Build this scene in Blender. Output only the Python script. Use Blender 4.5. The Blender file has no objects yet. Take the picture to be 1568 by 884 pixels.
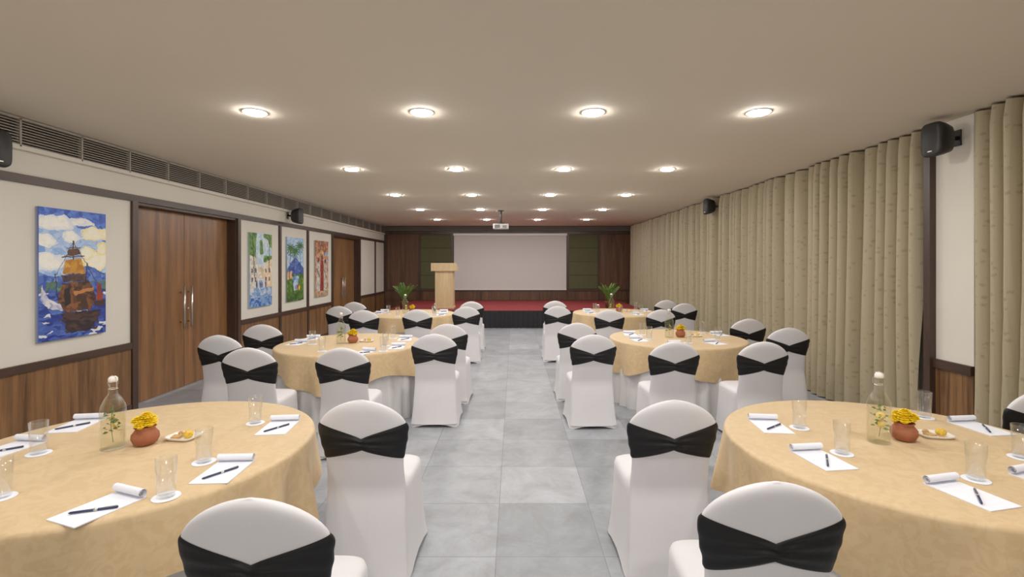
import bpy, math, random
import numpy as np
from mathutils import Vector, Matrix
random.seed(7)
pi=math.pi
sc=bpy.context.scene
try:
    sc.view_settings.view_transform='Standard'
    sc.view_settings.look='None'
    sc.view_settings.gamma=1.12
except Exception as e: print(e)

# ------------------------------------------------------------------ helpers
def lin(c):
    return tuple((x/12.92 if x<=0.04045 else ((x+0.055)/1.055)**2.4) for x in c)
def rgb(r,g,b): return lin((r/255,g/255,b/255))

def newmat(name,col,rough=0.5,metal=0.0,spec=0.5,var=0.0,vscale=(5,5,5),bump=0.0,bscale=50,sheen=0.0,emit=None,es=0,bvec=None):
    m=bpy.data.materials.new(name); m.use_nodes=True
    nt=m.node_tree; b=nt.nodes['Principled BSDF']
    b.inputs['Base Color'].default_value=(*col,1)
    b.inputs['Roughness'].default_value=rough
    b.inputs['Metallic'].default_value=metal
    b.inputs['Specular IOR Level'].default_value=spec
    if sheen: b.inputs['Sheen Weight'].default_value=sheen
    tc=nt.nodes.new('ShaderNodeTexCoord')
    mp=nt.nodes.new('ShaderNodeMapping'); mp.inputs['Scale'].default_value=vscale
    nt.links.new(tc.outputs['Object'],mp.inputs[0])
    n=nt.nodes.new('ShaderNodeTexNoise'); n.inputs['Scale'].default_value=1; n.inputs['Detail'].default_value=5
    nt.links.new(mp.outputs[0],n.inputs['Vector'])
    if var:
        r=nt.nodes.new('ShaderNodeValToRGB')
        r.color_ramp.elements[0].position=0.3; r.color_ramp.elements[1].position=0.7
        r.color_ramp.elements[0].color=(*[c*(1-var) for c in col],1)
        r.color_ramp.elements[1].color=(*[min(1,c*(1+var)) for c in col],1)
        nt.links.new(n.outputs[0],r.inputs[0]); nt.links.new(r.outputs[0],b.inputs['Base Color'])
    if bump:
        n2=nt.nodes.new('ShaderNodeTexNoise'); n2.inputs['Scale'].default_value=bscale; n2.inputs['Detail'].default_value=3
        if bvec:
            mb=nt.nodes.new('ShaderNodeMapping'); mb.inputs['Scale'].default_value=bvec
            nt.links.new(tc.outputs['Object'],mb.inputs[0]); nt.links.new(mb.outputs[0],n2.inputs['Vector'])
        else: nt.links.new(tc.outputs['Object'],n2.inputs['Vector'])
        bp=nt.nodes.new('ShaderNodeBump'); bp.inputs['Strength'].default_value=bump; bp.inputs['Distance'].default_value=0.01
        nt.links.new(n2.outputs[0],bp.inputs['Height']); nt.links.new(bp.outputs[0],b.inputs['Normal'])
    if emit:
        b.inputs['Emission Color'].default_value=(*emit,1); b.inputs['Emission Strength'].default_value=es
    return m

def woodmat(name,c1,c2,scale=(9,9,0.7),rough=0.4):
    m=bpy.data.materials.new(name); m.use_nodes=True
    nt=m.node_tree; b=nt.nodes['Principled BSDF']; b.inputs['Roughness'].default_value=rough
    tc=nt.nodes.new('ShaderNodeTexCoord'); mp=nt.nodes.new('ShaderNodeMapping'); mp.inputs['Scale'].default_value=scale
    nt.links.new(tc.outputs['Object'],mp.inputs[0])
    n=nt.nodes.new('ShaderNodeTexNoise'); n.inputs['Scale'].default_value=1.2; n.inputs['Detail'].default_value=7; n.inputs['Distortion'].default_value=0.6
    nt.links.new(mp.outputs[0],n.inputs['Vector'])
    mp2=nt.nodes.new('ShaderNodeMapping'); mp2.inputs['Scale'].default_value=tuple(s*7 for s in scale)
    nt.links.new(tc.outputs['Object'],mp2.inputs[0])
    n2=nt.nodes.new('ShaderNodeTexNoise'); n2.inputs['Scale'].default_value=1.5; n2.inputs['Detail'].default_value=3
    nt.links.new(mp2.outputs[0],n2.inputs['Vector'])
    mx=nt.nodes.new('ShaderNodeMath'); mx.operation='MULTIPLY_ADD'; mx.inputs[1].default_value=0.3
    nt.links.new(n2.outputs[0],mx.inputs[0])
    m3=nt.nodes.new('ShaderNodeMath'); m3.operation='MULTIPLY'; m3.inputs[1].default_value=0.7
    nt.links.new(n.outputs[0],m3.inputs[0]); nt.links.new(m3.outputs[0],mx.inputs[2])
    r=nt.nodes.new('ShaderNodeValToRGB')
    r.color_ramp.elements[0].position=0.36; r.color_ramp.elements[0].color=(*c1,1)
    r.color_ramp.elements[1].position=0.64; r.color_ramp.elements[1].color=(*c2,1)
    nt.links.new(mx.outputs[0],r.inputs[0]); nt.links.new(r.outputs[0],b.inputs['Base Color'])
    return m

def glassmat(name,tint=(1,1,1),op=0.06,edge=0.45):
    m=bpy.data.materials.new(name); m.use_nodes=True
    nt=m.node_tree; nt.nodes.clear()
    o=nt.nodes.new('ShaderNodeOutputMaterial'); mix=nt.nodes.new('ShaderNodeMixShader')
    t=nt.nodes.new('ShaderNodeBsdfTransparent'); t.inputs[0].default_value=(*tint,1)
    g=nt.nodes.new('ShaderNodeBsdfGlossy'); g.inputs['Roughness'].default_value=0.03; g.inputs[0].default_value=(.95,.97,.98,1)
    lw=nt.nodes.new('ShaderNodeLayerWeight'); lw.inputs[0].default_value=0.4
    pw=nt.nodes.new('ShaderNodeMath'); pw.operation='POWER'; pw.inputs[1].default_value=2.0
    ml=nt.nodes.new('ShaderNodeMath'); ml.operation='MULTIPLY_ADD'; ml.inputs[1].default_value=edge; ml.inputs[2].default_value=op
    nt.links.new(lw.outputs['Facing'],pw.inputs[0]); nt.links.new(pw.outputs[0],ml.inputs[0])
    nt.links.new(ml.outputs[0],mix.inputs[0]); nt.links.new(t.outputs[0],mix.inputs[1]); nt.links.new(g.outputs[0],mix.inputs[2])
    nt.links.new(mix.outputs[0],o.inputs[0])
    return m

class MB:
    def __init__(s): s.v=[];s.f=[];s.m=[];s.s=[]
    def add(s,vs,fs,mi=0,sm=False,M=None):
        o=len(s.v)
        if M is not None: vs=[tuple(M@Vector(v)) for v in vs]
        s.v.extend([tuple(v) for v in vs])
        for f in fs: s.f.append(tuple(i+o for i in f)); s.m.append(mi); s.s.append(sm)
    def box(s,x0,x1,y0,y1,z0,z1,mi=0,M=None):
        vs=[(x0,y0,z0),(x1,y0,z0),(x1,y1,z0),(x0,y1,z0),(x0,y0,z1),(x1,y0,z1),(x1,y1,z1),(x0,y1,z1)]
        s.add(vs,[(0,3,2,1),(4,5,6,7),(0,1,5,4),(1,2,6,5),(2,3,7,6),(3,0,4,7)],mi,False,M)
    def loft(s,rings,mi=0,sm=True,cap0=True,cap1=True,M=None,closed=True):
        n=len(rings[0]); vs=[p for r in rings for p in r]; fs=[]
        for k in range(len(rings)-1):
            for i in range(n if closed else n-1):
                j=(i+1)%n
                fs.append((k*n+i,k*n+j,(k+1)*n+j,(k+1)*n+i))
        if cap0: fs.append(tuple(range(n-1,-1,-1)))
        if cap1: fs.append(tuple((len(rings)-1)*n+i for i in range(n)))
        s.add(vs,fs,mi,sm,M)
    def lathe(s,prof,n=24,mi=0,c=(0,0,0),sm=True,cap0=True,cap1=True,M=None):
        rings=[[(c[0]+r*math.cos(2*pi*i/n),c[1]+r*math.sin(2*pi*i/n),c[2]+z) for i in range(n)] for r,z in prof]
        s.loft(rings,mi,sm,cap0,cap1,M)
    def tube(s,pts,r,n=8,mi=0,M=None):
        pts=[Vector(p) for p in pts]; rings=[]
        rs=r if isinstance(r,(list,tuple)) else [r]*len(pts)
        for k,p in enumerate(pts):
            d=(pts[min(k+1,len(pts)-1)]-pts[max(k-1,0)]).normalized()
            a=Vector((0,0,1)) if abs(d.z)<0.9 else Vector((1,0,0))
            u=d.cross(a).normalized(); w=d.cross(u)
            rings.append([tuple(p+rs[k]*(math.cos(2*pi*i/n)*u+math.sin(2*pi*i/n)*w)) for i in range(n)])
        s.loft(rings,mi,True,True,True,M)
    def ball(s,c,r,mi=0,n=14,m=8,M=None):
        if not isinstance(r,(tuple,list)): r=(r,r,r)
        rings=[]
        for k in range(m+1):
            a=-pi/2+pi*k/m; cr=max(math.cos(a),0.02)
            rings.append([(c[0]+r[0]*cr*math.cos(2*pi*i/n),c[1]+r[1]*cr*math.sin(2*pi*i/n),c[2]+r[2]*math.sin(a)) for i in range(n)])
        s.loft(rings,mi,True,True,True,M)
    def mesh(s,name,mats):
        me=bpy.data.meshes.new(name); me.from_pydata(s.v,[],s.f)
        for m in mats: me.materials.append(m)
        me.polygons.foreach_set('material_index',s.m); me.polygons.foreach_set('use_smooth',s.s)
        me.update(); return me
    def obj(s,name,mats,loc=(0,0,0),rz=0,bevel=0):
        o=inst(name,s.mesh(name,mats),loc,rz)
        if bevel:
            b=o.modifiers.new('bev','BEVEL'); b.width=bevel; b.segments=2; b.limit_method='ANGLE'
        return o
def inst(name,me,loc=(0,0,0),rz=0,rot=None):
    o=bpy.data.objects.new(name,me); sc.collection.objects.link(o)
    o.location=loc; o.rotation_euler=rot if rot else (0,0,rz); return o
def sg(c,e): return math.copysign(abs(c)**e,c)

# ------------------------------------------------------------------ dims
H=1.65; CZ=2.94; XL=-4.34; XR=4.06; YB=16.2; Y0=-3.0

# ------------------------------------------------------------------ materials
M_cream=newmat('cream_wall_paint',rgb(224,219,208),0.7,var=0.02,vscale=(2,2,2))
M_ceil=newmat('ceiling_paint',rgb(226,215,197),0.85,var=0.01,vscale=(1,1,1))
M_dark=woodmat('dark_wood_trim',rgb(54,38,31),rgb(74,53,42),(6,6,1))
M_darkh=woodmat('dark_wood_rail',rgb(54,38,31),rgb(74,53,42),(6,1,6))
M_walnut=woodmat('walnut_veneer',rgb(84,56,34),rgb(146,104,64),(14,14,0.5))
M_door=woodmat('door_veneer',rgb(106,72,44),rgb(150,105,66),(7,7,0.45),0.35)
M_back=woodmat('rear_panel_veneer',rgb(66,44,31),rgb(104,72,50),(8,8,0.5))
M_steel=newmat('brushed_steel',(0.7,0.68,0.64),0.25,1.0)
M_black=newmat('black_plastic',(0.012,0.012,0.013),0.45,bump=0.1,bscale=300)
M_white=newmat('chair_spandex_white',rgb(221,219,223),0.6,sheen=0.15,var=0.015,vscale=(6,6,6),bump=0.35,bscale=1,bvec=(9,7,3))
M_sash=newmat('sash_black_satin',(0.004,0.004,0.005),0.5,spec=0.35,bump=0.2,bscale=35)
M_skirtw=newmat('table_skirt_white',rgb(220,218,218),0.75)
M_screen=newmat('projection_fabric',rgb(206,203,203),0.9)
M_green=newmat('olive_fabric_panel',rgb(82,84,56),0.9,var=0.12,vscale=(60,60,60),bump=0.2,bscale=200)
M_red=newmat('red_carpet',rgb(128,32,35),0.95,var=0.12,vscale=(30,30,30),bump=0.3,bscale=200)
M_blackcloth=newmat('stage_skirt_black',(0.010,0.010,0.014),0.8)
M_lightwood=woodmat('oak_laminate',rgb(204,174,126),rgb(226,198,154),(8,8,0.8))
M_proj=newmat('white_plastic',rgb(225,225,225),0.4)
M_terra=newmat('terracotta',rgb(160,94,64),0.8,var=0.15,vscale=(20,20,20))
M_yellow=newmat('marigold_petals',rgb(250,212,10),0.7,var=0.12,vscale=(60,60,60))
M_leaf=newmat('leaf_green',rgb(92,130,48),0.5,var=0.35,vscale=(15,15,15))
M_paper=newmat('paper_white',rgb(238,240,250),0.7)
M_pen=newmat('pen_blue_black',rgb(36,48,84),0.3)
M_ceramic=newmat('ceramic_white',rgb(240,236,226),0.25)
M_snack=newmat('sweet_yellow',rgb(222,180,60),0.7,var=0.3,vscale=(90,90,90),bump=0.6,bscale=120)
M_snack2=newmat('biscuit_brown',rgb(190,150,96),0.8,var=0.3,vscale=(80,80,80))
M_glass=glassmat('clear_glass',(0.975,0.98,0.98),0.045,0.6)
M_water=glassmat('infused_water',(0.95,0.95,0.88),0.02,0.15)
M_orange=newmat('lemon_slice',rgb(240,205,110),0.5)
M_slat=newmat('grille_slat_paint',rgb(160,152,142),0.5)
M_void=newmat('duct_shade',(0.04,0.037,0.033),0.9)  # dark colour stands in for the shade behind the grille slats
M_plantpot=newmat('planter_brown',rgb(110,70,46),0.6,var=0.1,vscale=(20,20,20))
M_emit=newmat('led_diffuser',(1,1,1),0.5,emit=(1.0,0.955,0.90),es=222)
M_ring=newmat('downlight_rim',rgb(240,238,232),0.4)

def clothmat():
    m=newmat('gold_tablecloth',rgb(222,198,156),0.62,sheen=0.1)
    nt=m.node_tree; b=nt.nodes['Principled BSDF']
    tc=nt.nodes.new('ShaderNodeTexCoord')
    n=nt.nodes.new('ShaderNodeTexNoise'); n.inputs['Scale'].default_value=15; n.inputs['Detail'].default_value=3; n.inputs['Distortion'].default_value=1.8
    nt.links.new(tc.outputs['Object'],n.inputs['Vector'])
    r=nt.nodes.new('ShaderNodeValToRGB')
    e=r.color_ramp.elements; e[0].position=0.44; e[0].color=(*rgb(203,173,129),1); e[1].position=0.55; e[1].color=(*rgb(209,181,138),1)
    nt.links.new(n.outputs[0],r.inputs[0]); nt.links.new(r.outputs[0],b.inputs['Base Color'])
    rr=nt.nodes.new('ShaderNodeMapRange'); rr.inputs[1].default_value=0.44; rr.inputs[2].default_value=0.55; rr.inputs[3].default_value=0.52; rr.inputs[4].default_value=0.64
    nt.links.new(n.outputs[0],rr.inputs[0]); nt.links.new(rr.outputs[0],b.inputs['Roughness'])
    n3=nt.nodes.new('ShaderNodeTexNoise'); n3.inputs['Scale'].default_value=5; n3.inputs['Detail'].default_value=2
    nt.links.new(tc.outputs['Object'],n3.inputs['Vector'])
    bp=nt.nodes.new('ShaderNodeBump'); bp.inputs['Strength'].default_value=0.3; bp.inputs['Distance'].default_value=0.03
    nt.links.new(n3.outputs[0],bp.inputs['Height']); nt.links.new(bp.outputs[0],b.inputs['Normal'])
    return m
M_cloth=clothmat()
def curtmat():
    m=newmat('damask_curtain',rgb(176,158,118),0.5,sheen=0.1)
    nt=m.node_tree; b=nt.nodes['Principled BSDF']
    tc=nt.nodes.new('ShaderNodeTexCoord'); mp=nt.nodes.new('ShaderNodeMapping'); mp.inputs['Scale'].default_value=(0.0,22,17)
    nt.links.new(tc.outputs['Object'],mp.inputs[0])
    v=nt.nodes.new('ShaderNodeTexVoronoi'); v.inputs['Scale'].default_value=1.0; v.inputs['Randomness'].default_value=0.6
    nt.links.new(mp.outputs[0],v.inputs['Vector'])
    n=nt.nodes.new('ShaderNodeTexNoise'); n.inputs['Scale'].default_value=90; n.inputs['Detail'].default_value=2
    nt.links.new(tc.outputs['Object'],n.inputs['Vector'])
    ad=nt.nodes.new('ShaderNodeMath'); ad.operation='MULTIPLY_ADD'; ad.inputs[1].default_value=0.7
    nt.links.new(n.outputs[0],ad.inputs[0]); nt.links.new(v.outputs['Distance'],ad.inputs[2])
    r=nt.nodes.new('ShaderNodeValToRGB'); e=r.color_ramp.elements
    e[0].position=0.50; e[0].color=(*rgb(154,139,111),1); e[1].position=0.64; e[1].color=(*rgb(171,158,130),1)
    nt.links.new(ad.outputs[0],r.inputs[0]); nt.links.new(r.outputs[0],b.inputs['Base Color'])
    return m
M_curt=curtmat()
def floormat():
    m=newmat('grey_stone_tile',rgb(150,152,152),0.38)
    nt=m.node_tree; b=nt.nodes['Principled BSDF']
    tc=nt.nodes.new('ShaderNodeTexCoord'); mp=nt.nodes.new('ShaderNodeMapping'); mp.inputs['Location'].default_value=(6.2,5.81,0)
    nt.links.new(tc.outputs['Object'],mp.inputs[0])
    br=nt.nodes.new('ShaderNodeTexBrick'); br.offset=0; br.squash=1
    br.inputs['Scale'].default_value=1; br.inputs['Brick Width'].default_value=0.61; br.inputs['Row Height'].default_value=0.61
    br.inputs['Mortar Size'].default_value=0.003; br.inputs['Mortar Smooth'].default_value=0.2; br.inputs['Bias'].default_value=0
    br.inputs['Color1'].default_value=(*rgb(138,142,148),1); br.inputs['Color2'].default_value=(*rgb(164,168,175),1); br.inputs['Mortar'].default_value=(*rgb(122,124,127),1)
    nt.links.new(mp.outputs[0],br.inputs['Vector'])
    n=nt.nodes.new('ShaderNodeTexNoise'); n.inputs['Scale'].default_value=3.4; n.inputs['Detail'].default_value=9; n.inputs['Roughness'].default_value=0.72; n.inputs['Distortion'].default_value=0.5
    nt.links.new(tc.outputs['Object'],n.inputs['Vector'])
    r=nt.nodes.new('ShaderNodeValToRGB'); e=r.color_ramp.elements
    e[0].position=0.3; e[0].color=(0.66,0.66,0.655,1); e[1].position=0.72; e[1].color=(1.22,1.22,1.23,1)
    nt.links.new(n.outputs[0],r.inputs[0])
    mx=nt.nodes.new('ShaderNodeMix'); mx.data_type='RGBA'; mx.blend_type='MULTIPLY'; mx.inputs[0].default_value=1
    nt.links.new(br.outputs['Color'],mx.inputs[6]); nt.links.new(r.outputs[0],mx.inputs[7])
    nt.links.new(mx.outputs[2],b.inputs['Base Color'])
    rr=nt.nodes.new('ShaderNodeMapRange'); rr.inputs[3].default_value=0.3; rr.inputs[4].default_value=0.55
    nt.links.new(n.outputs[0],rr.inputs[0]); nt.links.new(rr.outputs[0],b.inputs['Roughness'])
    return m
M_floor=floormat()

# ------------------------------------------------------------------ room shell
b=MB(); b.box(XL-0.3,XR+0.1,Y0,YB+0.2,-0.1,0); b.obj('floor',[M_floor])
b=MB(); b.box(XL-0.3,XR+0.1,Y0-0.15,YB+0.2,CZ,CZ+0.1); b.obj('ceiling',[M_ceil])
b=MB()
b.box(XL-0.3,XR+0.1,Y0-0.15,Y0,0,CZ); b.obj('wall_front',[M_cream])
doors=[(5.55,7.56),(11.56,13.54)]
b=MB()
segs=[(Y0,5.55),(7.56,11.56),(13.54,YB)]
for a,c in segs: b.box(XL-0.2,XL,a,c,0,CZ)
for a,c in doors:
    b.box(XL-0.2,XL,a,c,2.37,CZ); b.box(XL-0.3,XL-0.2,a,c,0,2.37)
b.obj('wall_left',[M_cream])
b=MB(); b.box(XR,XR+0.1,Y0,YB,0,CZ); b.obj('wall_right',[M_cream])
b=MB(); b.box(XL-0.3,XR+0.1,YB,YB+0.15,0,CZ); b.obj('wall_back',[M_back])

# trims on left wall
b=MB(); e=0.028
b.box(XL,XL+e,Y0,YB,2.37,2.445,0)
rails=[(Y0,5.46),(7.64,11.48),(13.62,YB)]
for a,c in rails: b.box(XL,XL+e+0.006,a,c,0.70,0.77,0)
b.obj('trim_1',[M_darkh])
b=MB()
for y,w in [(-0.2,.07),(2.6,.07),(5.51,.08),(7.60,.08),(8.94,.07),(10.15,.07),(11.52,.08),(13.58,.08),(15.08,.07),(16.14,.07)]:
    b.box(XL,XL+e+0.002,y-w/2,y+w/2,0,2.37,0)
for a,c in doors:
    b.box(XL-0.17,XL+0.002,a,a+0.03,0,2.34,0); b.box(XL-0.17,XL+0.002,c-0.03,c,0,2.34,0); b.box(XL-0.17,XL+0.002,a,c,2.34,2.37,0)
b.obj('trim_2',[M_dark])
b=MB()
for a,c in rails: b.box(XL+.001,XL+0.014,a,c,0.07,0.70,0)
b.obj('trim_4',[M_walnut])
b=MB()
for a,c in rails: b.box(XL+0.001,XL+0.026,a,c,0,0.07,0)
b.obj('baseboard_left',[M_darkh])

# doors
for di,(a,c) in enumerate(doors):
    b=MB(); mid=(a+c)/2; x=XL-0.13
    b.box(x-0.045,x,a+0.032,mid-0.004,0.004,2.337,0); b.box(x-0.045,x,mid+0.004,c-0.032,0.004,2.337,0)
    for s in (-1,1):
        y=mid+s*0.075
        b.tube([(x+0.055,y,0.80),(x+0.055,y,1.36)],0.014,12,1)
        for z in (0.88,1.28): b.tube([(x-0.002,y,z),(x+0.055,y,z)],0.009,8,1)
    b.lathe([(0.02,0),(0.02,0.012)],16,1,M=Matrix.Translation((x,mid+0.075,1.05))@Matrix.Rotation(pi/2,4,'Y')) 
    b.obj('door_%d'%(di+1),[M_door,M_steel])

# AC grille
b=MB()
z0,z1=2.68,2.925
b.box(XL,XL+0.012,Y0,YB-.07,z0,z1,1)
b.box(XL,XL+0.05,Y0,YB-.07,z0-0.025,z0+0.012,2); b.box(XL,XL+0.05,Y0,YB-.07,z1-0.012,z1+0.008,0)
ns=9
for k in range(ns):
    z=z0+0.025+k*(z1-z0-0.045)/(ns-1)*0.97
    vs=[(XL+0.014,Y0,z+0.010),(XL+0.045,Y0,z-0.004),(XL+0.045,YB-.07,z-0.004),(XL+0.014,YB-.07,z+0.010)]
    vs+=[(v[0],v[1],v[2]-0.007) for v in vs]
    b.add(vs,[(0,1,2,3),(7,6,5,4),(1,5,6,2)],0)
y=Y0
while y<YB-.1:
    b.box(XL,XL+0.05,y,y+0.016,z0,z1,0); y+=0.6
b.obj('air_conditioning_grille',[M_slat,M_void,M_cream])

# wall behind stage
b=MB(); p=0.03
z_r=0.80
for x0,x1 in [(-4.31,-3.2),(2.87,3.95)]:
    b.box(x0,x1,YB-p,YB-.001,z_r+0.04,2.66,0)
b.box(-4.31,3.95,YB-p,YB-.001,0.46,z_r-0.03,0)
b.obj('rear_wood_panelling',[M_back])
b=MB()
for x in (-3.16,-2.06,1.80,2.835,-4.27):
    b.box(x-0.04,x+0.04,YB-p-0.02,YB,z_r,2.70,0)
for x in (-3.16,-2.06,-1.1,-0.12,0.85,1.80,2.835):
    b.box(x-0.03,x+0.03,YB-p-0.015,YB,0.46,z_r,0)
b.box(-4.31,XR,YB-p-0.025,YB,z_r-0.03,z_r+0.04,0)
b.box(-4.31,XR,YB-p-0.05,YB,2.66,2.76,0)
b.obj('trim_3',[M_dark])
b=MB()
b.box(-4.30,XR,YB-0.03,YB,2.76,2.93,1)
for k in range(4): b.box(-4.30,XR,YB-0.06,YB-0.02,2.785+k*0.037,2.793+k*0.037,0)
b.obj('rear_air_grille',[M_slat,M_void])
for x0,x1 in [(-3.12,-2.10),(1.84,2.795)]:
    b=MB()
    for k in range(4):
        h=(2.66-0.84)/4
        b.box(x0,x1,YB-0.045,YB-0.005,0.84+k*h+0.003,0.84+(k+1)*h-0.003,0)
    b.obj('green_fabric_panel',[M_green],bevel=0.008)
b=MB()
b.box(-2.00,1.75,YB-0.062,YB-0.05,0.83,2.66,0)
b.box(-2.02,1.77,YB-0.10,YB-0.04,2.62,2.69,1)
b.box(-2.00,1.75,YB-0.075,YB-0.05,0.805,0.835,1)
b.obj('projection_screen',[M_screen,M_proj])

# stage
SX0,SX1,SY=-3.35,3.45,12.6
b=MB()
b.box(SX0,SX1,SY,YB-0.04,0,0.44,1); b.box(SX0-0.01,SX1+0.01,SY-0.015,YB-0.04,0.44,0.455,0)
def pleat(b,p0,p1,z0,z1,amp,per,mi,nrm):
    L=math.hypot(p1[0]-p0[0],p1[1]-p0[1]); n=int(L/(per/8)); rings=[]
    for z,a in ((z0,amp),(z1,amp*0.7)):
        rings.append([(p0[0]+(p1[0]-p0[0])*i/n+nrm[0]*(0.02+a*(1+math.sin(2*pi*i/8+0.6*math.sin(i*.13)))),p0[1]+(p1[1]-p0[1])*i/n+nrm[1]*(0.02+a*(1+math.sin(2*pi*i/8+0.6*math.sin(i*.13)))),z) for i in range(n+1)])
    b.loft(rings,mi,True,False,False,None,False)
pleat(b,(SX0,SY),(SX1,SY),0.0,0.45,0.018,0.13,2,(0,-1))
pleat(b,(SX0,YB-0.1),(SX0,SY),0.0,0.45,0.018,0.13,2,(-1,0))
b.obj('stage',[M_red,M_black,M_blackcloth])

# ------------------------------------------------------------------ right side column + curtains
b=MB(); y0,y1=4.12,4.56
b.box(3.92,XR,y0,y1,0.78,CZ,0)
b.box(3.915,XR,y0,y1,0,0.70,1)
b.box(3.89,XR,y0,y1,0.70,0.78,2)
b.box(3.86,XR,y1-0.07,y1,0,CZ,3)
b.obj('wall_column',[M_cream,M_walnut,M_darkh,M_dark])
def curtain(y0,y1,seed,X=3.92):
    b=MB(); n=int((y1-y0)/0.007); nz=20; rings=[]
    for k in range(nz+1):
        z=0.015+(CZ-0.02-0.015)*k/nz; s=k/nz; row=[]
        for i in range(n+1):
            y=y0+(y1-y0)*i/n
            ph=2*pi*y/0.185+2.2*math.sin(y*2.3+seed)+1.7*math.sin(y*5.1+seed*2)+.7*math.sin(y*11.3+seed)
            ph+=0.8*math.sin(z*1.1+y*3)*(1-s)
            A=0.086+0.036*math.sin(y*3.7+seed)*math.sin(y*7.9+1)+0.006*(1-s)
            a=math.sin(ph); a=a+0.25*math.sin(2*ph+0.8+z*.5)+.10*math.sin(3*ph+y)
            xx=X+A*a*(0.85 if s>0.97 else 1)+0.015*math.sin(y*1.9+z*0.7)*(1-s)
            row.append((min(xx,XR-.004),y+0.038*math.cos(ph)+0.014*math.sin(z*1.1+y*4)*(1-s),z))
        rings.append(row)
    b.loft(rings,0,True,False,False,None,False)
    return b.obj('curtain',[M_curt])
curtain(4.63,9.07,0.3); curtain(9.15,16.03,1.7); curtain(-2.9,4.10,2.9,3.90)

# ------------------------------------------------------------------ paintings
def srgb_arr(c): return np.array(c)/255.0
class Paint:
    def __init__(s,w,h,seed):
        s.w,s.h=w,h; s.rng=np.random.RandomState(seed)
        s.X,s.Y=np.meshgrid((np.arange(w)+.5)/w,(np.arange(h)+.5)/h); s.C=np.zeros((h,w,3))
        s.asp=h/w; s.wx=None
    def warp(s,a=.012):
        s.X=s.X+a*2*(s.noise(16,28)-.5)+a*(s.noise(40,70)-.5); s.Y=s.Y+a*(s.noise(16,28)-.5)+a*.6*(s.noise(40,70)-.5)
        s.X=np.clip(s.X,0,.9999); s.Y=np.clip(s.Y,0,.9999)
    def noise(s,nx,ny):
        g=s.rng.rand(ny+2,nx+2); x=s.X*nx; y=s.Y*ny; i=x.astype(int); j=y.astype(int); fx=x-i; fy=y-j
        fx=fx*fx*(3-2*fx); fy=fy*fy*(3-2*fy)
        return (g[j,i]*(1-fx)+g[j,i+1]*fx)*(1-fy)+(g[j+1,i]*(1-fx)+g[j+1,i+1]*fx)*fy
    def cells(s,n,st=1.0):
        px=s.rng.rand(n); py=s.rng.rand(n); best=np.full(s.X.shape,9.); idx=np.zeros(s.X.shape,int)
        wob=0.02*(s.noise(14,20)-.5)
        for k in range(n):
            d=(s.X+wob-px[k])**2+((s.Y+wob-py[k])*s.asp*st)**2
            m=d<best; best[m]=d[m]; idx[m]=k
        return s.rng.rand(n)[idx]
    def blend(s,mask,c1,c2=None,t=None):
        c1=srgb_arr(c1)
        if c2 is None: s.C[mask]=c1
        else:
            c2=srgb_arr(c2); s.C[mask]=c1*(1-t[mask])[:,None]+c2*t[mask][:,None]
    def poly(s,pts,c1,c2=None,t=None):
        m=np.zeros(s.X.shape,bool); n=len(pts)
        for i in range(n):
            x1,y1=pts[i]; x2,y2=pts[(i+1)%n]
            if y1==y2: continue
            cr=((y1>s.Y)!=(y2>s.Y))&(s.X<(x2-x1)*(s.Y-y1)/(y2-y1)+x1); m^=cr
        s.blend(m,c1,c2,t)
    def line(s,p,q,wd,c):
        dx,dy=q[0]-p[0],(q[1]-p[1])*s.asp; L=dx*dx+dy*dy+1e-9
        t=np.clip(((s.X-p[0])*dx+(s.Y-p[1])*s.asp*dy)/L,0,1)
        d=np.hypot(s.X-p[0]-t*dx,(s.Y-p[1])*s.asp-t*dy); s.blend(d<wd,c)
    def ell(s,c,rx,ry,c1,c2=None,t=None):
        s.blend(((s.X-c[0])/rx)**2+((s.Y-c[1])/ry)**2<1,c1,c2,t)
    def place(s,yc):
        w,h=s.w,s.h; y0,y1=yc-.36,yc+.36; z0,z1=0.94,2.18; x=XL+0.035
        vs=[(x,y0+(y1-y0)*i/(w-1),z1-(z1-z0)*j/(h-1)) for j in range(h) for i in range(w)]
        fs=[(j*w+i,(j+1)*w+i,(j+1)*w+i+1,j*w+i+1) for j in range(h-1) for i in range(w-1)]
        n0=len(vs)
        back=[(XL+0.001,v[1],v[2]) for v in (vs[0],vs[w-1],vs[-1],vs[(h-1)*w])]
        vs+=back; cr=[0,w-1,n0-1,(h-1)*w]
        for a in range(4):
            c=(a+1)%4; fs.append((cr[a],cr[c],n0+c,n0+a))
        me=bpy.data.meshes.new('painting'); me.from_pydata(vs,[],fs)
        at=me.color_attributes.new('paint','FLOAT_COLOR','POINT')
        C=np.clip(s.C+0.05*(s.rng.rand(h,w,1)-.5),0,1); L=np.where(C<=0.04045,C/12.92,((C+0.055)/1.055)**2.4)
        A=np.ones((len(vs),4)); A[:n0,:3]=L.reshape(-1,3); A[n0:,:3]=0.5
        at.data.foreach_set('color',A.astype(np.float32).ravel())
        me.materials.append(M_paint); inst('canvas_painting',me)
M_paint=bpy.data.materials.new('painted_canvas'); M_paint.use_nodes=True
_nt=M_paint.node_tree; _a=_nt.nodes.new('ShaderNodeAttribute'); _a.attribute_name='paint'
_nt.links.new(_a.outputs['Color'],_nt.nodes['Principled BSDF'].inputs['Base Color']); _nt.nodes['Principled BSDF'].inputs['Roughness'].default_value=0.45

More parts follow.
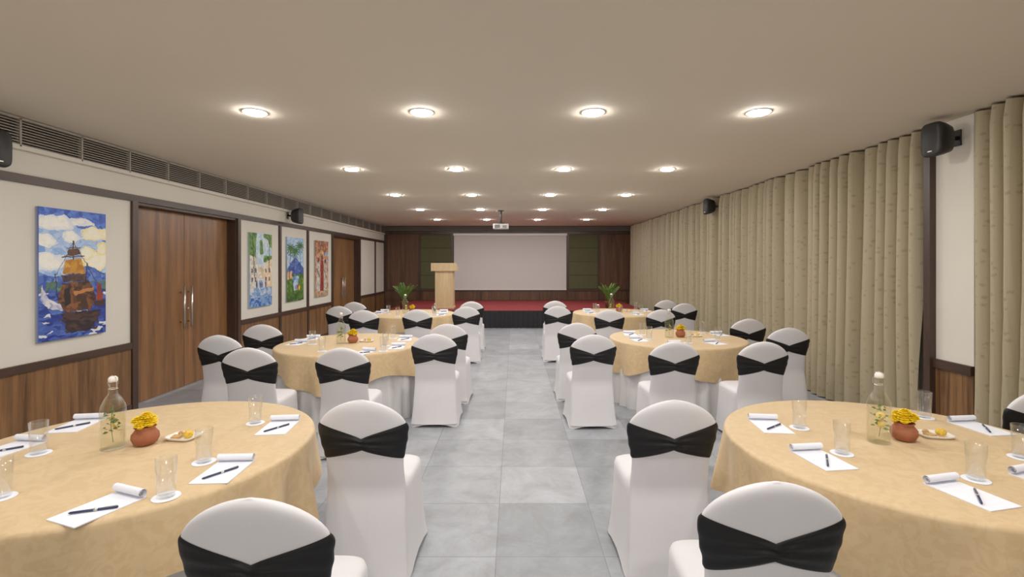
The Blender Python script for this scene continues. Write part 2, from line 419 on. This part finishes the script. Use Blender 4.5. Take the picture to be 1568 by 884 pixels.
# 1: ship
P=Paint(200,350,3); P.warp(.010); c=P.cells(900,1.3); c2=P.cells(700,3.5)
allm=np.ones(P.X.shape,bool); n1=P.noise(4,6); n2=P.noise(9,14); n3=P.noise(7,9)
P.blend(allm,(135,176,234),(192,214,245),c)
m=(P.Y<.34)&(P.Y>.1)&(n3<.36); P.blend(m,(70,115,212),(120,162,234),c)
m=(P.Y<.09+.06*n2); P.blend(m,(30,70,180),(90,135,228),c)
# cumulus banks
for cx,cy,rx,ry,w in ((.22,.11,.24,.055,0),(.62,.09,.20,.04,0),(.80,.17,.26,.055,1),(.45,.21,.16,.04,0),(.12,.25,.16,.05,0),(.86,.40,.24,.09,1),(.70,.33,.14,.05,1),(.14,.41,.22,.07,0),(.95,.29,.12,.05,1)):
    q=((P.X-cx)/rx)**2+((P.Y-cy)/ry)**2+1.3*(n2-.5)+.5*(c-.5)
    if w: P.blend(q<1,(248,228,150),(253,247,222),c); P.blend(q<.35,(252,244,214),(254,250,236),c)
    else: P.blend(q<1,(222,230,244),(252,250,240),c); P.blend(q<.3,(246,244,236),(254,252,246),c)
hz=.48+.04*np.sin(P.X*7)
m=(P.Y>hz)&(P.Y<.66); P.blend(m,(40,70,165),(110,145,215),c)
m=(P.Y>.56)&(P.Y<.63)&(c>.5); P.blend(m,(60,100,90),(110,140,110),c2)
m=P.Y>.63; P.blend(m,(20,40,135),(92,130,208),c2)
m=(P.Y>.63)&(c2>.88); P.blend(m,(225,230,240))
br,dk,yl=(92,52,32),(40,24,20),(220,168,55)
P.line((.48,.24),(.48,.78),.011,dk); P.line((.38,.30),(.58,.29),.007,br); P.line((.32,.37),(.64,.36),.009,br)
P.poly([(.36,.39),(.60,.38),(.66,.50),(.33,.50)],yl,(180,112,35),c)
P.poly([(.40,.31),(.56,.30),(.58,.35),(.38,.36)],(110,70,45),(60,38,30),c)
P.poly([(.30,.51),(.66,.50),(.68,.56),(.34,.56)],(36,30,56),(110,70,45),c)
P.line((.68,.42),(.68,.76),.008,dk); P.line((.48,.25),(.90,.62),.004,dk); P.line((.48,.25),(.10,.64),.004,dk)
P.line((.22,.50),(.27,.74),.006,dk)
P.poly([(.32,.57),(.74,.56),(.84,.70),(.76,.79),(.36,.80),(.26,.70)],(48,30,24),(140,84,46),c)
P.poly([(.34,.62),(.42,.60),(.44,.73),(.36,.75)],(26,20,24)); P.poly([(.48,.64),(.80,.61),(.80,.635),(.50,.67)],(190,125,70))
P.poly([(.05,.58),(.12,.68),(.30,.73),(.34,.78),(.12,.76),(.02,.68)],(235,230,232),(150,160,205),c)
P.poly([(.86,.57),(.92,.59),(.95,.72),(.84,.73)],(170,60,40),(110,46,36),c)
P.poly([(.80,.73),(.99,.72),(.96,.77),(.82,.77)],(60,40,40))
m=(P.Y>.80)&(P.Y<.96)&(np.abs(P.X-.60)<.34-.9*(P.Y-.8)+.1*(c2-.5)); P.blend(m,(28,20,32),(80,52,44),c2)
P.place(4.74)
# 2: street
P=Paint(90,156,5); P.warp(); c=P.cells(500,1.2); allm=np.ones(P.X.shape,bool)
P.blend(allm,(225,232,236),(165,200,228),c)
m=(P.Y<.40)&(P.noise(6,8)+.9*np.abs(P.X-.5)>.74); P.blend(m,(36,90,42),(125,170,65),c)
P.poly([(.0,.30),(.34,.34),(.36,.82),(.0,.88)],(240,232,215),(190,185,175),c)
P.poly([(.60,.42),(1,.34),(1,.82),(.62,.76)],(240,195,130),(230,228,228),c)
P.poly([(.36,.46),(.6,.46),(.6,.62),(.36,.62)],(200,180,150),(240,235,225),c)
for x in (.08,.22,.68,.84):
    for y in (.48,.60): P.poly([(x,y),(x+.06,y),(x+.06,y+.055),(x,y+.055)],(80,74,96))
P.line((.12,0),(.2,.6),.016,(70,50,34)); P.line((.9,.05),(.84,.5),.014,(70,50,34))
m=P.Y>.74; P.blend(m,(90,140,205),(225,225,230),c)
for x in (.3,.45,.52,.7): P.ell((x,.70),.03,.045,(50,60,115)); P.ell((x,.65),.018,.012,(120,80,60))
m=(P.Y>.87)&(c>.6); P.blend(m,(50,100,185))
P.place(8.24)
# 3: palms + mountain
P=Paint(90,156,8); P.warp(); c=P.cells(500,1.2); allm=np.ones(P.X.shape,bool)
P.blend(allm,(205,218,235),(130,180,230),c)
P.poly([(0,.50),(.25,.38),(.5,.30),(.8,.42),(1,.48),(1,.68),(0,.68)],(30,60,150),(95,130,200),c)
m=P.Y>.58; P.blend(m,(40,90,40),(120,158,50),c)
P.poly([(.3,.62),(.7,.60),(.62,.82),(.4,.84)],(80,140,205),(205,222,235),c)
P.poly([(.0,.55),(.26,.52),(.30,.64),(.0,.66)],(200,110,50),(225,200,160),c)
for x0,y0,x1,y1 in ((.1,.9,.2,.16),(.3,.85,.45,.20),(.85,.9,.75,.12)):
    P.line((x0,y0),(x1,y1),.014,(70,50,34))
    for k in range(13):
        a=2*pi*k/13; P.line((x1,y1),(x1+.24*math.cos(a),y1+.10*math.sin(a)+.03),.018,(35+12*(k%3),85+14*(k%4),32))
m=(P.Y>.84); P.blend(m,(32,70,32),(100,138,48),c)
P.ell((.62,.78),.05,.04,(210,60,50)); P.ell((.72,.80),.04,.035,(235,200,80))
P.place(9.54)
# 4: figures
P=Paint(90,156,11); P.warp(); c=P.cells(450,0.9); allm=np.ones(P.X.shape,bool)
P.blend(allm,(160,82,62),(228,198,170),c)
m=P.Y<.2; P.blend(m,(120,66,44),(215,155,115),c)
m=(P.Y>.2)&(P.Y<.45)&(P.noise(5,5)>.55); P.blend(m,(90,110,178),(205,208,222),c)
for x,col,h in ((.22,(232,225,220),.0),(.5,(172,56,46),-.05),(.76,(236,228,208),.03)):
    P.poly([(x-.10,.40+h),(x+.10,.40+h),(x+.15,.92),(x-.15,.92)],col,tuple(int(v*.65) for v in col),c)
    P.ell((x,.34+h),.055,.045,(100,58,40)); P.ell((x,.26+h),.11,.04,(180,120,70),(240,210,160),c)
    P.line((x-.1,.5+h),(x+.08,.64+h),.022,(115,68,45))
m=P.Y>.9; P.blend(m,(160,120,90),(220,190,160),c)
P.place(10.85)

# ------------------------------------------------------------------ downlights
rows=[-0.8,1.66,4.09,6.53,8.93,11.3,13.8]; cols=[-2.19,-0.78,0.67,2.07]
b=MB()
b.lathe([(0.106,0),(0.105,-0.004),(0.090,-0.005),(0.086,-0.002)],32,1,cap0=False,cap1=False)
b.lathe([(0.087,-0.001),(0.083,-0.010),(0.070,-0.016),(0.040,-0.019),(0.001,-0.020)],32,0,cap0=False,cap1=True)  # diffuser bulges below the ceiling, shaped to throw a halo around the lamp
dl=b.mesh('domed_downlight',[M_emit,M_ring])
for y in rows:
    for x in cols: inst('domed_downlight',dl,(x,y,CZ))

# ------------------------------------------------------------------ banquet chair
def interp(pts,z):
    if z<=pts[0][0]: return pts[0][1]
    for (a,wa),(c,wc) in zip(pts,pts[1:]):
        if z<=c:
            t=(z-a)/(c-a); t=t*t*(3-2*t) if a>=.47 else t; return wa+(wc-wa)*t
    return pts[-1][1]
def wz(z):
    if z>=.80:
        u=min(1,(z-.80)/.15); return max(.012,.232*(max(0,1-u**1.8))**.6)
    return interp([(0.0,.243),(.06,.234),(.15,.225),(.28,.217),(.47,.210),(.58,.204),(.66,.208),(.74,.222),(.80,.232)],z)
def tz(z):
    if z>.86: u=min(1,(z-.86)/.09); return max(.006,.030*(1-u**3)**.5)
    return .030
def yc(z):
    if z<.45: return interp([(0,-.018),(.06,-.002),(.15,.016),(.28,.036),(.40,.056),(.45,.065)],z)
    return .065-.085*(z-.45)/.5
def bp(z,th,off=0,zz=None):
    w=wz(z)+off; t=tz(z)+off
    x=w*sg(math.cos(th),.75); y=yc(z)+t*sg(math.sin(th),.8)-0.012*(1-(x/.24)**2)
    return (x,y,z if zz is None else zz)
b=MB(); N=64
sk=[(0,.258,-.045,.535),(.03,.252,-.036,.53),(.06,.247,-.028,.525),(.15,.236,-.008,.515),(.28,.226,.012,.508),(.36,.220,.025,.506),(.40,.218,.032,.505),(.44,.217,.040,.503),(.462,.210,.046,.495),(.474,.190,.06,.475),(.480,.12,.10,.40),(.481,.02,.2,.3)]
rings=[]
for z,hw,yb,yf in sk:
    r=[]
    for i in range(N):
        t=2*pi*i/N; cn=abs(math.sin(2*t)); pin=1-.07*(1-cn)*(1-z/.48)
        ex=2/5.5
        x=hw*sg(math.cos(t),ex)*pin; y=(yb+yf)/2+(yf-yb)/2*sg(math.sin(t),ex)*pin
        zz=z+(.028*(1-cn)**1.2*(1-z/.15) if z<.15 else 0)
        r.append((x,y,zz))
    rings.append(r)
b.loft(rings,0,True,False,True)
zs=[.034,.06,.10,.15,.21,.28,.34,.40,.45,.49,.54,.60,.66,.72,.77,.80]+[.80+.15*math.sin(pi/2*k/12) for k in range(1,13)]
b.loft([[bp(z,2*pi*i/N) for i in range(N)] for z in zs],0,True,False,True)
R=22; NT=96; rings=[]
for k in range(R+1):
    s=k/R; row=[]
    for i in range(NT):
        th=2*pi*i/NT; cx=abs(sg(math.cos(th),.75)); side=1 if math.cos(th)>0 else -1
        hh=.032+.066*min(1,cx)**.85
        zz=.728-.012*(1-cx)+(s*2-1)*hh
        fold=.005*math.sin(s*pi*6+side*1.1+cx*2.5)*(0.3+0.7*(1-cx)**.7)
        off=.0015+.0085*max(0,math.sin(pi*s))**.4+fold*max(0,math.sin(pi*s))**.5
        if cx<.12 and math.sin(th)<0: off+=.008*(1-cx/.12)*math.sin(pi*s)
        row.append(bp(zz,th,off))
    rings.append(row)
b.loft(rings,1,True,False,False)
chair=b.mesh('banquet_chair',[M_white,M_sash])
chairs=[(-.79,2.53),(-.79,1.48),
 (-1.455,4.11),(-2.25,4.11),(-.81,4.93),(-.785,5.75),(-2.94,4.84),(-2.96,5.7),
 (-2.96,8.2),(-3.0,9.1),(-2.33,7.5),(-1.52,7.6),(-.80,8.1),(-.81,9.25),
 (.83,2.53),(.847,1.59),(3.06,2.78),
 (.80,4.88),(.764,5.85),(1.467,4.43),(2.28,4.43),(3.06,5.4),(3.05,6.3),
 (.74,8.2),(.80,9.4),(1.5,7.6),(2.31,7.6),(3.1,8.8),(3.02,9.6)]
rr=random.Random(3)
for i,(x,y) in enumerate(chairs):
    inst('banquet_chair',chair,(x,y,0),rr.uniform(-.05,.05))

# ------------------------------------------------------------------ tables
TR=0.80
def table_mesh(seed):
    b=MB(); n=216
    rings=[]
    for r,z in ((.02,.75),(.3,.75),(.6,.75),(TR-.02,.75),(TR-.006,.748),(TR+.004,.742),(TR+.008,.732)):
        rings.append([(r*math.cos(2*pi*i/n),r*math.sin(2*pi*i/n),z) for i in range(n)])
    K=12
    for k in range(1,K+1):
        s=k/K; row=[]
        for i in range(n):
            t=2*pi*i/n
            hem=.435-.075*math.cos(4*t+seed)+.012*math.sin(9*t+seed)
            f=math.sin(12*t+1.6*math.sin(3*t+seed)+.8*math.sin(5*t+2*seed)); cor=.5+.5*math.cos(4*t+seed)
            r=TR+.008+.012*s+(.018+.032*cor)*(s**1.0)*(f+.35)
            row.append((r*math.cos(t),r*math.sin(t),.732-(.732-hem)*s))
        rings.append(row)
    b.loft(rings,0,True,True,False)
    rings=[]
    for k in range(6):
        s=k/5; rings.append([((TR-.025+.02*s+(.004+.014*s)*math.sin(34*2*pi*i/n+math.sin(5*2*pi*i/n)))*math.cos(2*pi*i/n),(TR-.025+.02*s+(.004+.014*s)*math.sin(34*2*pi*i/n+math.sin(5*2*pi*i/n)))*math.sin(2*pi*i/n),.735*(1-s)) for i in range(n)])
    b.loft(rings,1,True,False,False)
    return b.mesh('round_banquet_table',[M_cloth,M_skirtw])
tms=[table_mesh(.4),table_mesh(1.9)]
TL=[(-1.86,2.40),(-1.87,5.55),(-1.90,8.95)]; TRt=[(1.93,2.42),(2.0,5.95),(1.93,9.15)]
for i,(x,y) in enumerate(TL+TRt): inst('round_banquet_table',tms[i%2],(x,y,0),0.5*i)

# ------------------------------------------------------------------ tableware
b=MB()
b.lathe([(.002,.004),(.050,.002),(.053,.008),(.053,.19),(.050,.21),(.034,.245),(.020,.265),(.0175,.285),(.0175,.312),(.022,.315),(.022,.325),(.016,.328)],28,0,cap0=True,cap1=False)
b.lathe([(.001,.01),(.048,.01),(.048,.19),(.044,.208),(.030,.236),(.001,.237)],28,1)
b.lathe([(.019,.326),(.020,.333),(.019,.345),(.012,.352),(.001,.353)],18,2)
for s in (-1,1):
    b.tube([(s*.019,0,.292),(s*.027,0,.300),(s*.028,0,.325),(s*.021,.0,.350),(0,0,.357)],.0018,6,3)
b.tube([(-.019*math.cos(t),-.019*math.sin(t),.292) for t in [pi*k/8 for k in range(17)]],.0018,6,3)
rb=random.Random(2)
for k in range(30):
    a=rb.uniform(0,2*pi); r=rb.uniform(.0,.036); z=rb.uniform(.07,.20); q=rb.uniform(0,pi); l=.014
    M=Matrix.Translation((r*math.cos(a),r*math.sin(a),z))@Matrix.Rotation(q,4,'Z')@Matrix.Rotation(rb.uniform(.3,1.4),4,'X')
    b.add([(-l,0,0),(0,-l*.5,.002),(l,0,0),(0,l*.5,.002)],[(0,1,2,3)],4,False,M)
b.tube([(0,0,.03),(.01,.005,.12),(.0,.0,.21)],.0015,5,4)
for z,q in ((.10,1.2),(.14,.9)):
    M=Matrix.Translation((.01,-.012,z))@Matrix.Rotation(q,4,'X'); b.lathe([(.001,0),(.020,0),(.020,.003),(.001,.003)],16,5,M=M)
bottle=b.mesh('water_bottle',[M_glass,M_water,M_ceramic,M_steel,M_leaf,M_orange])
b=MB()
b.lathe([(.001,.001),(.030,.001),(.032,.004),(.037,.15),(.0355,.151),(.034,.149),(.030,.014),(.001,.012)],28,0)
glass=b.mesh('drinking_glass',[M_glass])
b=MB(); b.lathe([(.001,0),(.048,0),(.049,.0015),(.048,.003),(.001,.003)],24,0,sm=False); coaster=b.mesh('paper_coaster',[M_paper])
b=MB()
b.lathe([(.001,0),(.034,0),(.050,.012),(.060,.035),(.058,.055),(.044,.074),(.040,.080),(.048,.090),(.045,.093),(.037,.084),(.001,.080)],28,0)
rf=random.Random(5)
for cx,cy,cz,rad in [(-.025,-.018,.108,.036),(.028,-.02,.112,.036),(0,.026,.116,.036),(-.038,.02,.104,.03),(.043,.018,.104,.03),(0,-.005,.136,.032)]:
    b.ball((cx,cy,cz),(rad*.6,rad*.6,rad*.5),1,10,6)
    for L in range(5):
        el=.05+L*.30; n=max(4,int(14*math.cos(el)))
        for k in range(n):
            a=2*pi*k/n+L*.4+rf.uniform(-.15,.15); 
            M=Matrix.Translation((cx,cy,cz))@Matrix.Rotation(a,4,'Z')@Matrix.Rotation(-el,4,'Y')
            w=rad*.32; l=rad*(1.05-.05*L)
            b.add([(rad*.3,-w*.5,0),(l*.8,-w,.003),(l,0,-.001),(l*.8,w,.003),(rad*.3,w*.5,0)],[(0,1,2,3,4)],1,False,M)
pot=b.mesh('marigold_flower_pot',[M_terra,M_yellow])
b=MB(); rings=[]
for hw,z in ((.001,.003),(.045,.003),(.055,.006),(.068,.018),(.070,.017),(.056,.001),(.001,.0)):
    rings.append([(hw*1.1*sg(math.cos(t),.45),hw*sg(math.sin(t),.45)*.8,z) for t in [2*pi*k/32 for k in range(32)]])
b.loft(rings,0,True)
b.ball((.030,.0,.024),(.024,.024,.021),1); 
b.box(-.05,-.01,-.022,.018,.006,.018,2,Matrix.Rotation(.3,4,'Z')); b.ball((-.03,.02,.018),(.016,.012,.012),2)
plate=b.mesh('snack_plate',[M_ceramic,M_snack,M_snack2])
b=MB()
b.box(-.078,.078,-.12,.115,0,.004,0)
sp=[]
for k in range(34):
    a=-pi/2+k*.36; r=.018-.00035*k; sp.append((.100+r*math.cos(a),.006+.017+r*math.sin(a)))
sp=[(.114,.004),(.108,.0045)]+sp
rings=[[(x,p[0],p[1]) for p in sp] for x in (-.078,.078)]
b.loft(rings,0,True,False,False,None,False)
pad=b.mesh('notepad',[M_paper])
b=MB()
b.tube([(0,-.075,.005),(0,-.068,.005),(0,.07,.005),(0,.073,.005)],[.001,.0045,.005,.003],8,0)
b.tube([(0,.0,.005),(0,.012,.005)],.0054,8,1); b.box(-.0012,.0012,.03,.072,.0095,.011,1)
pen=b.mesh('ballpoint_pen',[M_pen,M_steel])

Lset=dict(bottle=(-.105,-.03),pot=(.015,.02),plate=(.15,.10),
 glasses=[(-.40,-.10),(.395,.34),(.45,-.20),(.515,-.53),(-.12,-.535)],
 pads=[(-.58,.30,.15),(.56,.27,.10),(.60,-.30,.05),(.33,-.615,-.35),(-.60,-.05,-.1)])
Rset=dict(bottle=(-.08,.03),pot=(.07,.06),plate=(.27,.11),
 glasses=[(-.36,.24),(-.37,-.12),(.48,.42),(0,-.40),(.43,-.17)],
 pads=[(-.505,.27,-.1),(-.51,-.19,.12),(-.15,-.53,.22),(.635,.24,.1),(.30,-.43,.3)])
rt=random.Random(9)
def setup(c,S):
    x,y=c; z=.7505
    inst('water_bottle',bottle,(x+S['bottle'][0],y+S['bottle'][1],z),rt.uniform(0,6))
    inst('marigold_flower_pot',pot,(x+S['pot'][0],y+S['pot'][1],z),rt.uniform(0,6))
    inst('snack_plate',plate,(x+S['plate'][0],y+S['plate'][1],z),-.15)
    for gx,gy in S['glasses']:
        inst('paper_coaster',coaster,(x+gx,y+gy,z),rt.uniform(0,1)); inst('drinking_glass',glass,(x+gx,y+gy,z+.003))
    for px,py,a in S['pads']:
        inst('notepad',pad,(x+px,y+py,z),a)
        inst('ballpoint_pen',pen,(x+px+.005,y+py-.03,z+.0045),a-.7+rt.uniform(-.2,.2))
for c_ in TL: setup(c_,Lset)
for c_ in TRt: setup(c_,Rset)

# ------------------------------------------------------------------ podium
b=MB()
b.box(-.24,.24,-.19,.19,.05,1.02,0); b.box(-.27,.27,-.22,.22,0,.05,0)
b.add([(-.34,-.26,1.02),(.34,-.26,1.02),(.34,.26,1.02),(-.34,.26,1.02),(-.34,-.26,1.12),(.34,-.26,1.12),(.34,.26,1.24),(-.34,.26,1.24)],
 [(0,3,2,1),(4,5,6,7),(0,1,5,4),(1,2,6,5),(2,3,7,6),(3,0,4,7)],0)
b.box(-.245,-.215,-.2,-.18,.05,1.02,0); b.box(.215,.245,-.2,-.18,.05,1.02,0)
b.obj('podium',[M_lightwood],(-1.90,13.3,.455),pi,bevel=.006)

# ------------------------------------------------------------------ projector
b=MB()
b.lathe([(.07,0),(.07,-.015)],20,1); b.tube([(0,0,-.01),(0,0,-.30)],.026,12,1)
b.box(-.09,.09,-.07,.07,-.325,-.30,1)
b.box(-.18,.18,-.14,.14,-.44,-.33,0)
b.lathe([(.045,0),(.045,.03),(.032,.035)],20,1,M=Matrix.Translation((.08,.14,-.385))@Matrix.Rotation(-pi/2,4,'X'))
for k in range(6): b.box(-.15,-.02,-.143,-.139,-.425+k*.014,-.418+k*.014,1)
b.box(.04,.14,-.143,-.139,-.42,-.36,2)
b.obj('ceiling_projector',[M_proj,M_black,M_slat],(-.31,11.5,CZ),0,bevel=.006)

# ------------------------------------------------------------------ speakers
def speaker(arm):
    b=MB(); rings=[]
    for x,hy,hz in ((.0,.055,.085),(.03,.075,.115),(.10,.09,.14),(.15,.095,.15),(.175,.090,.145),(.182,.075,.13)):
        rings.append([(x,hy*sg(math.cos(t),.45),hz*sg(math.sin(t),.45)) for t in [2*pi*k/32 for k in range(32)]])
    b.loft(rings,0,True)
    b.box(.18,.184,-.02,.02,-.11,-.10,1)
    b.tube([(-arm+.01,0,.02),(.01,0,0)],.018,8,0); b.box(-arm,-arm+.013,-.03,.03,-.05,.09,0)
    return b.mesh('wall_speaker',[M_black,M_steel])
s1,s3=speaker(.095),speaker(.28)
inst('wall_speaker',s1,(XL+.10,3.84,2.575),rot=(0,.0,-.1))
inst('wall_speaker',s1,(XL+.10,9.25,2.575),rot=(0,.0,-.1))
inst('wall_speaker',s1,(3.82,4.25,2.745),rot=(0,.0,pi+.1))
inst('wall_speaker',s3,(3.775,9.11,2.745),rot=(0,.0,pi))

# ------------------------------------------------------------------ plants
b=MB(); b.lathe([(.001,0),(.09,0),(.12,.18),(.13,.2),(.115,.2),(.10,.18),(.001,.17)],24,0)
rp=random.Random(4)
for k in range(18):
    a=2*pi*k/18*2.4+rp.uniform(-.2,.2); L=rp.uniform(.32,.56); up=rp.uniform(1.15,1.55)
    pts=[]
    for i in range(9):
        s=i/8; r=L*(s*math.cos(up)+.22*s*s); z=.18+L*(s*math.sin(up)*1.2-.25*s*s)
        pts.append(Vector((.02*math.cos(a)+r*math.cos(a),.02*math.sin(a)+r*math.sin(a),z)))
    b.tube(pts,[.006*(1-i/10) for i in range(9)],5,1)
    side=Vector((-math.sin(a),math.cos(a),0))
    for i in range(2,9):
        for q in (0,.5):
            if i==8 and q: continue
            p=pts[i].lerp(pts[min(8,i+1)],q); d=(pts[min(8,i+1)]-pts[i-1]).normalized(); ll=.12*(1-.4*abs(i-5)/4)
            for s in (-1,1):
                tip=p+(side*s*.75+d*.7)*ll+Vector((0,0,-.02)); mid=p+(side*s*.75+d*.7)*ll*.5+Vector((0,0,.01)); w=d*.011
                b.add([p,mid-w,tip,mid+w],[(0,1,2,3)],1)
plant=b.mesh('potted_palm',[M_plantpot,M_leaf])
inst('potted_palm',plant,(-2.98,13.1,.455),0.2); inst('potted_palm',plant,(2.58,13.1,.455),1.2)

# ------------------------------------------------------------------ camera / world
w=bpy.data.worlds.new('World'); sc.world=w; w.use_nodes=True
w.node_tree.nodes['Background'].inputs[0].default_value=(.5,.48,.45,1); w.node_tree.nodes['Background'].inputs[1].default_value=.2
cd=bpy.data.cameras.new('camera'); co=bpy.data.objects.new('camera',cd); sc.collection.objects.link(co)
co.location=(0,0,H); co.rotation_euler=(pi/2,0,0)
cd.sensor_width=36; cd.lens=17.0; cd.shift_x=-.0019; cd.shift_y=-.0233; cd.clip_start=.05
sc.camera=co
